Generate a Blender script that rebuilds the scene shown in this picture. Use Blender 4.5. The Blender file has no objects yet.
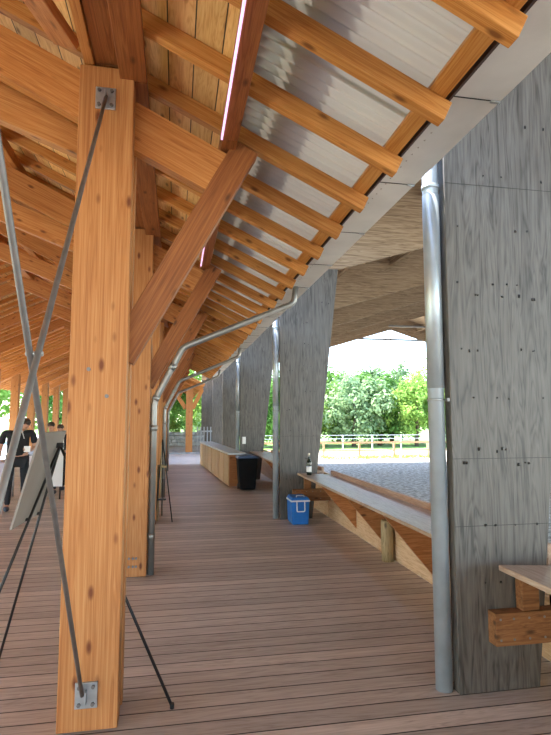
import bpy, bmesh, math, random
from mathutils import Vector, Matrix
random.seed(7)
S = bpy.context.scene
C = S.collection
V = Vector
PI = math.pi

# ------------------------------------------------------------------ tagging
def tag(o, label=None, cat=None, group=None, kind=None):
    if label: o['label'] = label
    if cat: o['category'] = cat
    if group: o['group'] = group
    if kind: o['kind'] = kind
    return o

def thing(name, loc, label, cat, group=None):
    o = bpy.data.objects.new(name, None)
    o.empty_display_size = .1
    C.objects.link(o)
    o.location = loc
    return tag(o, label, cat, group)

def world_loc(o):
    l = V((0, 0, 0))
    while o is not None:
        l = l + o.location
        o = o.parent
    return l

# ------------------------------------------------------------------ mesh builder (world coordinates)
class MB:
    def __init__(s):
        s.bm = bmesh.new()
    def box(s, a, b, bev=0):
        a, b = V(a), V(b)
        c = (a + b) / 2
        d = b - a
        r = bmesh.ops.create_cube(s.bm, size=1, matrix=Matrix.Translation(c) @ Matrix.Diagonal((abs(d.x), abs(d.y), abs(d.z), 1)))
        if bev:
            es = list({e for v in r['verts'] for e in v.link_edges})
            bmesh.ops.bevel(s.bm, geom=es, offset=bev, segments=2, affect='EDGES', profile=.5)
        return s
    def prism(s, pts, y0, y1, axis='y', bev=0):
        """polygon in (x,z) extruded along y; axis 'x': polygon (y,z) along x; axis 'z': polygon (x,y) along z"""
        def mk(p, t):
            if axis == 'y': return (p[0], t, p[1])
            if axis == 'x': return (t, p[0], p[1])
            return (p[0], p[1], t)
        A = [s.bm.verts.new(mk(p, y0)) for p in pts]
        B = [s.bm.verts.new(mk(p, y1)) for p in pts]
        fs = [s.bm.faces.new(A), s.bm.faces.new(list(reversed(B)))]
        n = len(pts)
        for i in range(n):
            fs.append(s.bm.faces.new((A[i], B[i], B[(i + 1) % n], A[(i + 1) % n])))
        bmesh.ops.recalc_face_normals(s.bm, faces=fs)
        if bev:
            es = list({e for f in fs for e in f.edges})
            bmesh.ops.bevel(s.bm, geom=es, offset=bev, segments=1, affect='EDGES')
        return s
    def tube(s, pts, r, seg=10, cap=True):
        pts = [V(p) for p in pts]
        rs = r if isinstance(r, (list, tuple)) else [r] * len(pts)
        rings = []
        prev = None
        for i, p in enumerate(pts):
            if i == 0: d = pts[1] - p
            elif i == len(pts) - 1: d = p - pts[i - 1]
            else: d = (pts[i + 1] - p).normalized() + (p - pts[i - 1]).normalized()
            d.normalize()
            if prev is None:
                u = d.cross(V((0, 0, 1)))
                if u.length < .05: u = d.cross(V((0, 1, 0)))
            else:
                u = prev - d * prev.dot(d)
            u.normalize()
            prev = u
            w = d.cross(u)
            rings.append([s.bm.verts.new(p + (u * math.cos(2 * PI * k / seg) + w * math.sin(2 * PI * k / seg)) * rs[i]) for k in range(seg)])
        for a, b in zip(rings, rings[1:]):
            for k in range(seg):
                f = s.bm.faces.new((a[k], a[(k + 1) % seg], b[(k + 1) % seg], b[k]))
                f.smooth = True
        if cap:
            s.bm.faces.new(list(reversed(rings[0])))
            s.bm.faces.new(rings[-1])
        return s
    def lathe(s, base, prof, seg=16):
        b = V(base)
        rings = []
        for r, z in prof:
            rings.append([s.bm.verts.new(b + V((r * math.cos(2 * PI * k / seg), r * math.sin(2 * PI * k / seg), z))) for k in range(seg)])
        for a, c in zip(rings, rings[1:]):
            for k in range(seg):
                f = s.bm.faces.new((a[k], a[(k + 1) % seg], c[(k + 1) % seg], c[k]))
                f.smooth = True
        s.bm.faces.new(list(reversed(rings[0])))
        s.bm.faces.new(rings[-1])
        return s
    def sphere(s, c, r, sc=(1, 1, 1), sub=2):
        bmesh.ops.create_icosphere(s.bm, subdivisions=sub, radius=r, matrix=Matrix.Translation(V(c)) @ Matrix.Diagonal((*sc, 1)))
        return s
    def quad(s, a, b, c, d):
        s.bm.faces.new([s.bm.verts.new(V(p)) for p in (a, b, c, d)])
        return s
    def build(s, name, mat, parent=None, origin=None):
        """links as ONE mesh object; coordinates given in world; origin = object origin for top-level meshes"""
        me = bpy.data.meshes.new(name)
        o = bpy.data.objects.new(name, me)
        C.objects.link(o)
        off = V((0, 0, 0))
        if parent is not None:
            o.parent = parent
            off = world_loc(parent)
        elif origin is not None:
            off = V(origin)
            o.location = off
        if off.length: bmesh.ops.translate(s.bm, vec=-off, verts=s.bm.verts)
        s.bm.to_mesh(me)
        s.bm.free()
        me.materials.append(mat)
        return o

def beam(name, p0, p1, w, h, mat, parent=None, bev=.004, up=(0, 0, 1)):
    """a sawn timber between two axis points: own local x runs along the grain"""
    p0, p1 = V(p0), V(p1)
    x = (p1 - p0).normalized()
    y = V(up).cross(x)
    if y.length < .02: y = V((0, 1, 0)).cross(x)
    y.normalize()
    z = x.cross(y)
    L = (p1 - p0).length
    mb = MB().box((-L / 2, -w / 2, -h / 2), (L / 2, w / 2, h / 2), bev)
    me = bpy.data.meshes.new(name)
    mb.bm.to_mesh(me)
    mb.bm.free()
    me.materials.append(mat)
    o = bpy.data.objects.new(name, me)
    C.objects.link(o)
    M = Matrix((x, y, z)).transposed().to_4x4()
    M.translation = (p0 + p1) / 2
    if parent is not None:
        o.parent = parent
        M.translation = M.translation - world_loc(parent)
    o.matrix_basis = M
    return o

# ------------------------------------------------------------------ materials
def new_mat(name):
    m = bpy.data.materials.new(name)
    m.use_nodes = True
    nt = m.node_tree
    bsdf = nt.nodes['Principled BSDF']
    return m, nt, bsdf

def N(nt, t, **kw):
    n = nt.nodes.new(t)
    for k, v in kw.items():
        if k in n.inputs: n.inputs[k].default_value = v
        else: setattr(n, k, v)
    return n

def ramp(nt, src, stops):
    r = nt.nodes.new('ShaderNodeValToRGB')
    e = r.color_ramp.elements
    while len(e) < len(stops): e.new(.5)
    for el, (p, c) in zip(e, stops):
        el.position = p
        el.color = (*c, 1) if len(c) == 3 else c
    nt.links.new(src, r.inputs['Fac'])
    return r

def simple(name, col, rough=.6, metal=0, emis=None, es=0, spec=.5, noise=0, nscale=8):
    m, nt, b = new_mat(name)
    b.inputs['Base Color'].default_value = (*col, 1)
    b.inputs['Roughness'].default_value = rough
    b.inputs['Metallic'].default_value = metal
    b.inputs['Specular IOR Level'].default_value = spec
    if noise:
        tc = N(nt, 'ShaderNodeTexCoord')
        n = N(nt, 'ShaderNodeTexNoise', Scale=nscale, Detail=5)
        nt.links.new(tc.outputs['Object'], n.inputs['Vector'])
        lo = tuple(c * (1 - noise) for c in col)
        hi = tuple(min(1, c * (1 + noise)) for c in col)
        r = ramp(nt, n.outputs['Fac'], [(.3, lo), (.7, hi)])
        nt.links.new(r.outputs['Color'], b.inputs['Base Color'])
    if emis:
        b.inputs['Emission Color'].default_value = (*emis, 1)
        b.inputs['Emission Strength'].default_value = es
    return m

def wood(name, dark, mid, light, scale=(1.2, 14, 14), axis=0, knots=True, rough=.55, plank=None, tone=.12, bump=.15, spec=.35, knotcol=None):
    """grain runs along local axis; plank = (axis index, width) draws board joints across that axis"""
    m, nt, b = new_mat(name)
    L = nt.links
    tc = N(nt, 'ShaderNodeTexCoord')
    oi = N(nt, 'ShaderNodeObjectInfo')
    mul = N(nt, 'ShaderNodeVectorMath', operation='SCALE')
    comb = N(nt, 'ShaderNodeCombineXYZ', X=37.1, Y=11.3, Z=23.7)
    L.new(comb.outputs[0], mul.inputs[0])
    L.new(oi.outputs['Random'], mul.inputs['Scale'])
    add = N(nt, 'ShaderNodeVectorMath', operation='ADD')
    L.new(tc.outputs['Object'], add.inputs[0])
    L.new(mul.outputs[0], add.inputs[1])
    src = add.outputs[0]
    sep = None
    cell = None
    if plank:
        sep = N(nt, 'ShaderNodeSeparateXYZ')
        L.new(tc.outputs['Object'], sep.inputs[0])
        dv = N(nt, 'ShaderNodeMath', operation='DIVIDE')
        dv.inputs[1].default_value = plank[1]
        L.new(sep.outputs[plank[0]], dv.inputs[0])
        fl = N(nt, 'ShaderNodeMath', operation='FLOOR')
        L.new(dv.outputs[0], fl.inputs[0])
        fr = N(nt, 'ShaderNodeMath', operation='FRACT')
        L.new(dv.outputs[0], fr.inputs[0])
        wn = N(nt, 'ShaderNodeTexWhiteNoise', noise_dimensions='1D')
        L.new(fl.outputs[0], wn.inputs['W'])
        cell = wn.outputs['Value']
        # shift the grain along each board
        sh = N(nt, 'ShaderNodeVectorMath', operation='SCALE')
        cb = N(nt, 'ShaderNodeCombineXYZ', X=51.0, Y=33.0, Z=19.0)
        L.new(cb.outputs[0], sh.inputs[0])
        L.new(cell, sh.inputs['Scale'])
        ad = N(nt, 'ShaderNodeVectorMath', operation='ADD')
        L.new(src, ad.inputs[0])
        L.new(sh.outputs[0], ad.inputs[1])
        src = ad.outputs[0]
    sc = [scale[1], scale[1], scale[1]]
    sc[axis] = scale[0]
    mp = N(nt, 'ShaderNodeMapping')
    mp.inputs['Scale'].default_value = sc
    L.new(src, mp.inputs['Vector'])
    n1 = N(nt, 'ShaderNodeTexNoise', Scale=1.0, Detail=3, Roughness=.55, Distortion=1.2)
    L.new(mp.outputs[0], n1.inputs['Vector'])
    # growth rings: the smooth noise read in fine contour bands
    ms = N(nt, 'ShaderNodeMath', operation='MULTIPLY')
    ms.inputs[1].default_value = 9
    L.new(n1.outputs['Fac'], ms.inputs[0])
    pg = N(nt, 'ShaderNodeMath', operation='PINGPONG')
    pg.inputs[1].default_value = .5
    L.new(ms.outputs[0], pg.inputs[0])
    n2 = N(nt, 'ShaderNodeTexNoise', Scale=3.5, Detail=4, Roughness=.6)
    L.new(mp.outputs[0], n2.inputs['Vector'])
    mx = N(nt, 'ShaderNodeMath', operation='MULTIPLY_ADD')
    mx.inputs[1].default_value = .55
    L.new(pg.outputs[0], mx.inputs[0])
    h = N(nt, 'ShaderNodeMath', operation='MULTIPLY')
    h.inputs[1].default_value = .85
    L.new(n2.outputs['Fac'], h.inputs[0])
    L.new(h.outputs[0], mx.inputs[2])
    r = ramp(nt, mx.outputs[0], [(.28, dark), (.52, mid), (.8, light)])
    col = r.outputs['Color']
    if knots:
        ks = [10, 10, 10]
        ks[axis] = 4.2
        km = N(nt, 'ShaderNodeMapping')
        km.inputs['Scale'].default_value = ks
        L.new(src, km.inputs['Vector'])
        vo = N(nt, 'ShaderNodeTexVoronoi', Scale=1.0)
        L.new(km.outputs[0], vo.inputs['Vector'])
        kr = ramp(nt, vo.outputs['Distance'], [(.08, (1, 1, 1)), (.20, (0, 0, 0))])
        mk = N(nt, 'ShaderNodeMix', data_type='RGBA')
        mk.inputs['B'].default_value = (*(knotcol or tuple(c * .55 for c in dark)), 1)
        L.new(kr.outputs['Color'], mk.inputs['Factor'])
        L.new(col, mk.inputs['A'])
        col = mk.outputs['Result']
    # tone varies from piece to piece
    hsv = N(nt, 'ShaderNodeHueSaturation')
    tm = N(nt, 'ShaderNodeMapRange')
    tm.inputs['To Min'].default_value = 1 - tone
    tm.inputs['To Max'].default_value = 1 + tone
    L.new(cell if cell is not None else oi.outputs['Random'], tm.inputs['Value'])
    L.new(tm.outputs[0], hsv.inputs['Value'])
    L.new(col, hsv.inputs['Color'])
    col = hsv.outputs['Color']
    hgt = mx.outputs[0]
    if plank:
        g = plank[2] if len(plank) > 2 else .03
        mn = N(nt, 'ShaderNodeMath', operation='SUBTRACT')
        mn.inputs[0].default_value = 1
        L.new(fr.outputs[0], mn.inputs[1])
        mi = N(nt, 'ShaderNodeMath', operation='MINIMUM')
        L.new(fr.outputs[0], mi.inputs[0])
        L.new(mn.outputs[0], mi.inputs[1])
        gr = ramp(nt, mi.outputs[0], [(g * .5, (0, 0, 0)), (g, (1, 1, 1))])
        mg = N(nt, 'ShaderNodeMix', data_type='RGBA')
        mg.inputs['A'].default_value = (.02, .012, .008, 1)
        L.new(gr.outputs['Color'], mg.inputs['Factor'])
        L.new(col, mg.inputs['B'])
        col = mg.outputs['Result']
        hh = N(nt, 'ShaderNodeMath', operation='MULTIPLY_ADD')
        hh.inputs[1].default_value = .2
        L.new(hgt, hh.inputs[0])
        L.new(gr.outputs['Color'], hh.inputs[2])
        hgt = hh.outputs[0]
    L.new(col, b.inputs['Base Color'])
    bp = N(nt, 'ShaderNodeBump', Strength=bump, Distance=.01)
    L.new(hgt, bp.inputs['Height'])
    L.new(bp.outputs[0], b.inputs['Normal'])
    b.inputs['Roughness'].default_value = rough
    b.inputs['Specular IOR Level'].default_value = spec
    return m

TIM = wood('larch_timber', (.32, .105, .024), (.47, .185, .045), (.57, .265, .080), scale=(.55, 15), tone=.1)
TIMZ = wood('larch_upright', (.30, .105, .030), (.41, .168, .050), (.50, .24, .085), axis=2, scale=(.4, 22), tone=.08, knotcol=(.15, .040, .010))
RAFT = wood('pine_rafter', (.36, .125, .025), (.50, .205, .045), (.60, .29, .085), tone=.15, scale=(.6, 15))
PLANK = wood('pine_boards', (.52, .25, .075), (.70, .40, .14), (.78, .49, .20), axis=1, plank=(0, .158), tone=.16, bump=.1)
DECK = wood('deck_boards', (.36, .30, .255), (.51, .44, .385), (.61, .54, .48), axis=0, plank=(1, .142, .045), knots=False, tone=.2, rough=.45, scale=(.9, 12), bump=.3)
GREY = wood('weathered_laminated_panel', (.016, .012, .009), (.080, .069, .057), (.118, .104, .089), axis=2, knots=False, rough=.5, scale=(.7, 9), tone=.03, bump=.2, spec=.6)
BROWNLVL = wood('laminated_rafter_face', (.13, .085, .05), (.26, .185, .115), (.36, .27, .18), axis=0, knots=False, rough=.7, scale=(.5, 9), tone=.1)
BENCH = wood('bench_top_board', (.26, .17, .11), (.38, .27, .19), (.47, .36, .27), axis=1, rough=.42, tone=.06, bump=.08, knots=False, spec=.6)
PLY = wood('pale_plywood', (.40, .24, .12), (.55, .36, .20), (.65, .46, .29), axis=1, knots=False, tone=.08)
PLYZ = wood('pale_plywood_upright', (.36, .22, .12), (.50, .33, .19), (.60, .43, .27), axis=2, knots=False, tone=.1)
SHADEDW = wood('shaded_red_timber', (.18, .056, .014), (.275, .090, .022), (.36, .135, .038), scale=(.55, 15), tone=.08)  # toned darker and redder: shade on braces and purlins put into the colour
GUTSHADE = simple('gutter_shade', (.07, .045, .038), .8)  # shade at the gutter's inner side, put into the colour
REDWOOD = wood('reddish_timber', (.24, .085, .03), (.38, .15, .05), (.48, .21, .08), axis=0, tone=.1)
BRACKETW = wood('bracket_timber', (.12, .048, .016), (.21, .088, .030), (.28, .13, .05), axis=0, tone=.05)
LIPW = wood('lip_board', (.28, .16, .10), (.40, .25, .165), (.48, .33, .23), axis=1, knots=False, tone=.05)
STUMP = wood('weathered_stump', (.20, .14, .07), (.36, .26, .13), (.45, .34, .18), axis=2)
FENCEW = wood('fence_wood', (.30, .17, .09), (.45, .28, .16), (.55, .36, .22), axis=0, knots=False)
STEEL = simple('galvanised_steel', (.42, .45, .47), .42, .85, noise=.2, nscale=14)
RODM = simple('steel_rod', (.20, .19, .185), .5, .55, noise=.15, nscale=20)
ZINC = simple('zinc_pipe', (.46, .52, .56), .38, .55, noise=.12, nscale=6)
PIPE = simple('dark_zinc_pipe', (.30, .30, .29), .42, .7, noise=.12, nscale=6)
GUT = simple('grey_gutter_metal', (.66, .66, .63), .5, .25, noise=.08, nscale=4)
WORKTOP = simple('pale_worktop', (.50, .50, .49), .35, noise=.06)
BLACK = simple('black_metal', (.012, .012, .013), .45)
SCREW = simple('screw_head', (.02, .018, .016), .5, .3)
BIN = simple('black_plastic', (.005, .0055, .007), .7, spec=.15, noise=.3, nscale=5)
BINLID = simple('dark_blue_lid', (.025, .045, .10), .38)
BLUE = simple('blue_plastic', (.012, .16, .55), .38, noise=.1, nscale=6)
WHITE = simple('white_plastic', (.78, .80, .82), .4)
BOARD = simple('foam_board_back', (.27, .245, .22), .75, noise=.06, nscale=5)
PAPER = simple('white_paper', (.8, .8, .78), .7)
GLASS = simple('dark_bottle_glass', (.006, .012, .006), .1)
FOIL = simple('pale_foil', (.55, .5, .42), .4, .5)
CLOTH = simple('black_cloth', (.010, .010, .012), .85)
JEANS = simple('black_trousers', (.012, .013, .017), .85)
SKIN = simple('skin', (.50, .27, .18), .55)
HAIR = simple('dark_hair', (.03, .018, .010), .6)
SHOE = simple('dark_blue_shoe', (.02, .035, .06), .5)
TOP1 = simple('dark_blue_shirt', (.03, .04, .07), .8)
STRAP = simple('pale_strap', (.5, .5, .5), .7)
LED = simple('pink_light_tube', (.9, .6, .9), .4, emis=(1.0, .58, 1.0), es=.34)
GRAVEL = None

# gravel, sand, grass
def ground(name, stops, scale, bump=.6):
    m, nt, b = new_mat(name)
    tc = N(nt, 'ShaderNodeTexCoord')
    n = N(nt, 'ShaderNodeTexNoise', Scale=scale, Detail=6, Roughness=.7)
    nt.links.new(tc.outputs['Object'], n.inputs['Vector'])
    r = ramp(nt, n.outputs['Fac'], stops)
    nt.links.new(r.outputs['Color'], b.inputs['Base Color'])
    bp = N(nt, 'ShaderNodeBump', Strength=bump, Distance=.05)
    nt.links.new(n.outputs['Fac'], bp.inputs['Height'])
    nt.links.new(bp.outputs[0], b.inputs['Normal'])
    b.inputs['Roughness'].default_value = .9
    return m
GRAVEL = ground('grey_arena_footing', [(.40, (.15, .135, .11)), (.62, (.58, .53, .45))], 5)
SAND = ground('pale_sand', [(.3, (.62, .56, .45)), (.7, (.78, .73, .62))], 2)
GRASS = ground('grass_ground', [(.3, (.10, .19, .04)), (.7, (.22, .36, .08))], 3)
STONEM = ground('blue_grey_stone', [(.35, (.22, .26, .30)), (.65, (.48, .52, .56))], 5)
PAVE = ground('pale_paving', [(.3, (.55, .54, .52)), (.7, (.68, .67, .65))], 3, .2)

def translucent(name, col, t=.5):
    m, nt, b = new_mat(name)
    out = nt.nodes['Material Output']
    d = N(nt, 'ShaderNodeBsdfDiffuse')
    d.inputs['Color'].default_value = (*col, 1)
    tr = N(nt, 'ShaderNodeBsdfTranslucent')
    tr.inputs['Color'].default_value = (*col, 1)
    mx = N(nt, 'ShaderNodeMixShader')
    mx.inputs[0].default_value = t
    nt.links.new(d.outputs[0], mx.inputs[1])
    nt.links.new(tr.outputs[0], mx.inputs[2])
    nt.links.new(mx.outputs[0], out.inputs['Surface'])
    nt.nodes.remove(b)
    return m
SHEET = translucent('translucent_corrugated_sheet', (.42, .39, .345), .085)
ROOFMETAL = simple('grey_roof_metal', (.16, .15, .15), .5, .3)

def leafmat(name, c0, c1):
    m, nt, b = new_mat(name)
    out = nt.nodes['Material Output']
    tc = N(nt, 'ShaderNodeTexCoord')
    n = N(nt, 'ShaderNodeTexNoise', Scale=1.3, Detail=3)
    nt.links.new(tc.outputs['Object'], n.inputs['Vector'])
    r = ramp(nt, n.outputs['Fac'], [(.3, c0), (.7, c1)])
    oi = N(nt, 'ShaderNodeObjectInfo')
    hs = N(nt, 'ShaderNodeHueSaturation')
    mr = N(nt, 'ShaderNodeMapRange')
    mr.inputs['To Min'].default_value = .75
    mr.inputs['To Max'].default_value = 1.25
    nt.links.new(oi.outputs['Random'], mr.inputs['Value'])
    nt.links.new(mr.outputs[0], hs.inputs['Value'])
    nt.links.new(r.outputs['Color'], hs.inputs['Color'])
    d = N(nt, 'ShaderNodeBsdfDiffuse')
    t = N(nt, 'ShaderNodeBsdfTranslucent')
    nt.links.new(hs.outputs['Color'], d.inputs['Color'])
    nt.links.new(hs.outputs['Color'], t.inputs['Color'])
    mx = N(nt, 'ShaderNodeMixShader')
    mx.inputs[0].default_value = .4
    nt.links.new(d.outputs[0], mx.inputs[1])
    nt.links.new(t.outputs[0], mx.inputs[2])
    nt.links.new(mx.outputs[0], out.inputs['Surface'])
    nt.nodes.remove(b)
    return m
LEAF_A = leafmat('green_leaves', (.07, .17, .04), (.20, .37, .09))
LEAF_B = leafmat('yellow_green_leaves', (.17, .30, .06), (.36, .54, .14))
LEAF_C = leafmat('grey_green_leaves', (.16, .26, .13), (.33, .46, .24))
BARK = simple('bark', (.12, .09, .065), .9, noise=.3, nscale=6)
WHITEMETAL = simple('white_fence_paint', (.42, .46, .50), .6)

ORD = ['first', 'second', 'third', 'fourth', 'fifth', 'sixth', 'seventh', 'eighth', 'ninth', 'tenth', 'eleventh', 'twelfth', 'thirteenth',
       'fourteenth', 'fifteenth', 'sixteenth', 'seventeenth', 'eighteenth', 'nineteenth', 'twentieth']
def ordn(i):
    if i < 20: return ORD[i]
    t = {2: 'twenty', 3: 'thirty', 4: 'forty', 5: 'fifty', 6: 'sixty'}[(i + 1) // 10]
    r = (i + 1) % 10
    return (t[:-1] + 'ieth') if r == 0 else t + '-' + ORD[r - 1]

# ------------------------------------------------------------------ the setting
YE = 18.6                                  # end of the timber deck
def struct(o): return tag(o, kind='structure')
struct(MB().box((-8.6, -17, -.12), (2.52, YE, 0)).build('floor', DECK))
struct(MB().box((2.40, -17, -1.5), (2.52, YE, -.125)).build('wall_deck_skirt', PLY))
struct(MB().box((-90, -60, -1.75), (130, 190, -1.52)).build('ground', SAND))
struct(MB().box((-60, 50, -1.518), (130, 190, -1.46)).build('ground_meadow', GRASS))
struct(MB().box((2.53, -17, -1.515), (30, 34.0, -1.40)).build('ground_arena', GRAVEL))
struct(MB().box((-80, -30, -.35), (-8.7, 90, -.18)).build('ground_lawn', GRASS))
struct(MB().box((-14, -30, -.30), (-8.65, 60, -.15)).build('ground_bounce_strip', PAVE))  # pale strip added to bounce sunlight up onto the hall ceiling
struct(MB().box((-8.6, YE + .01, -.2), (2.52, 24.2, -.02)).build('ground_paving', PAVE))
struct(MB().box((-8.6, 24.21, -1.51), (2.52, 45, .05)).build('ground_terrace', STONEM))

ZR = lambda x: 3.50 - .48 * x              # underside of the common rafters, right roof slope
XR = -3.61                                 # ridge
RT = .108                                  # rafter depth (vertical)
TIPX = 1.19
SL = V((1, 0, -.48)).normalized()
G0, G1 = 19.2, 22.9                         # gap in the roof
# boarded ceilings: own local x down the slope
def sheet_on_slope(name, x0, x1, y0, y1, zoff, th, mat, mirror=False):
    z0, z1 = ZR(x0) + zoff, ZR(x1) + zoff
    if mirror: p0, p1 = V((2 * XR - x0, 0, z0)), V((2 * XR - x1, 0, z1))
    else: p0, p1 = V((x0, 0, z0)), V((x1, 0, z1))
    ym = (y0 + y1) / 2
    p0.y = p1.y = ym
    return beam(name, p0, p1, y1 - y0, th, mat, bev=0)
YB = -16.0
GX = -1.6
YF = 37.4
struct(sheet_on_slope('ceiling_boards', XR, .33, YB, G0, RT + .016, .024, PLANK))
struct(sheet_on_slope('ceiling_boards_hall_end', XR, GX, G0, G1, RT + .016, .024, PLANK))
struct(sheet_on_slope('ceiling_boards_far_slope', XR, TIPX - .02, YB, YF, RT + .016, .024, PLANK, True))
struct(sheet_on_slope('ceiling_pavilion', XR, TIPX, G1, YF, RT + .016, .024, PLANK))

# roof covering: opaque metal over the boards, ending just past the light tube purlin
tag(sheet_on_slope('roof_cladding', XR, .455, YB, G0, RT + .125, .01, ROOFMETAL), 'dark metal roof cladding above the boarded ceiling', 'roof cladding')
tag(sheet_on_slope('roof_cladding', XR, TIPX, YB, YF, RT + .12, .01, ROOFMETAL, True), 'dark metal roof cladding on the slope away from the walkway', 'roof cladding')

# translucent corrugated sheets over the open rafters
def corrugated(y0, y1, x0, x1, zoff):
    mb = MB()
    bm = mb.bm
    n = int((y1 - y0) / .0095)
    rows = []
    for i in range(n + 1):
        y = y0 + (y1 - y0) * i / n
        dz = .018 * math.sin(2 * PI * y / .076)
        rows.append([bm.verts.new((x, y, ZR(x) + zoff + dz)) for x in (x0, (x0 + x1) / 2, x1)])
    for a, b in zip(rows, rows[1:]):
        for k in range(2):
            f = bm.faces.new((a[k], b[k], b[k + 1], a[k + 1]))
            f.smooth = True
    return mb
RP = .532
Y_R0 = 3.195
i = 0
y = Y_R0 - 5 * RP - .266
while y < G0 - .3:
    o = corrugated(y, y + 2 * RP + .03, .36, 1.27, RT + .075 + .007 * (i % 2)).build('corrugated_sheet', SHEET)
    tag(o, f'translucent grey corrugated roof sheet above the rafters, {ordn(i)} from the camera end', 'roof sheet', 'corrugated sheets over the walkway')
    i += 1
    y += 2 * RP
# an unseen bar added above the sheets to cast the dark band
tag(beam('shadow_bar', (.565, YB + .1, ZR(.565) + RT + .185), (.565, G0 - .2, ZR(.565) + RT + .185), .14, .02, ROOFMETAL), 'unseen dark flat bar added so its shadow bands the corrugated sheets', 'shadow bar')

# ------------------------------------------------------------------ common rafters
r_things = []
k = 0
yy = Y_R0 - 4 * RP
while yy < G0 - .1:
    p0 = V((XR + .03, yy, ZR(XR + .03) + RT / 2))
    p1 = V((TIPX, yy, ZR(TIPX) + RT / 2))
    o = beam('common_rafter', p0, p1, .062, RT * .9, RAFT, bev=.003)
    tag(o, f'orange roof rafter with a bare end over the gutter, {ordn(k)} from the camera', 'rafter', 'rafters over the walkway')
    k += 1
    yy += RP
k = 0
yy = Y_R0 - 4 * RP
while yy < YF - .1:
    p0 = V((XR - .03, yy, ZR(XR + .03) + RT / 2))
    p1 = V((2 * XR - TIPX, yy, ZR(TIPX) + RT / 2))
    o = beam('common_rafter', p0, p1, .062, RT * .9, RAFT, bev=0)
    tag(o, f'rafter on the hall roof slope beyond the ridge, {ordn(k)} from the camera', 'rafter', 'rafters beyond the ridge')
    k += 1
    yy += RP
for j in range(7):
    yy = G0 + .1 + j * RP
    o = beam('common_rafter', (XR + .03, yy, ZR(XR + .03) + RT / 2), (GX, yy, ZR(GX) + RT / 2), .062, RT * .9, RAFT, bev=0)
    tag(o, f'short rafter by the ridge over the sunlit gap, {ordn(j)} from the camera', 'rafter', 'short rafters by the gap')
# eave batten on top of the rafter ends
tag(beam('eave_batten', (1.15, YB, ZR(1.15) + RT + .028), (1.15, G0, ZR(1.15) + RT + .028), .085, .05, RAFT, bev=.003, up=(.43, 0, .9)),
    'long pale batten lying across the rafter ends beside the gutter', 'batten')

o = MB().box((1.203, YB, 3.05), (1.215, G0, 3.19)).build('gutter_shade_strip', GUTSHADE, origin=(1.2, YB, 3))  # dark strip added where only shade lies between batten and gutter
tag(o, 'dark strip painted as the shade behind the gutter, seen between the rafter ends', 'shade strip')

# ------------------------------------------------------------------ posts
PX0, PX1 = -.57, -.27
BAY = 2.66
NP = 7
YP = [2.99 + BAY * (k - 1) for k in range(NP + 1)]
YP[0] = .12     # front faces; index 1 is the large post
def bolt_at(p, nrm, r, parent, mat=RODM):
    p, nrm = V(p), V(nrm)
    return MB().tube([p, p + nrm * .012], r, 8).build('bolt', mat, parent)

def post_label(side, k):
    if side > 0:
        return {0: 'orange timber post beside the camera, feet of the crossing rods on it',
                1: 'large orange timber post nearest in view with steel plates on its face',
                2: 'second orange timber post along the walkway, bolted steel plate near its foot'}.get(k, f'orange timber post of the walkway row, {ordn(k - 1)} from the camera')
    return f'pale timber post on the far side of the hall, {ordn(k)} from the camera'

for k, y in enumerate(YP):
    t = thing('timber_post', (-.42, y, 0), post_label(1, k), 'post', 'posts along the walkway')
    MB().box((PX0, y, .008), (PX1, y + .12, 3.60), .005).build('front_plank', TIMZ, t)
    MB().box((PX0 + .02, y + .22, .008), (PX1 + .002, y + .29, 3.50), .005).build('rear_plank', TIMZ, t)
    MB().box((PX0 + .05, y + .12, .008), (PX1 - .035, y + .22, 1.75)).build('packing_block', REDWOOD, t)
    MB().box((PX0 + .06, y + .04, 0), (PX1 - .06, y + .28, .010)).build('foot_plate', STEEL, t)
    if k == 1:
        for bx, bz in ((-.468, 1.86), (-.37, 1.715)):
            bolt_at((bx, y, bz), (0, -1, 0), .011, t)
    elif k == 2:
        for bx in (-.44, -.40, -.37):
            for bz in (.11, .19): bolt_at((bx, y, bz), (0, -1, 0), .012, t)
        bolt_at((-.40, y, 2.62), (0, -1, 0), .014, t)

for k in range(1, NP + 7):
    y = 2.99 + BAY * (k - 1)
    t = thing('timber_post', (-6.8, y, 0), post_label(-1, k - 1), 'post', 'posts on the far side of the hall')
    zb = .008 if y < 24 else .06
    MB().box((-6.95, y, zb), (-6.65, y + .12, 3.45), .005).build('front_plank', TIMZ, t)
    MB().box((-6.95, y + .22, zb), (-6.65, y + .32, 3.45), .005).build('rear_plank', TIMZ, t)
    MB().box((-6.92, y + .12, zb), (-6.68, y + .22, 1.75)).build('packing_block', REDWOOD, t)

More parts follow.
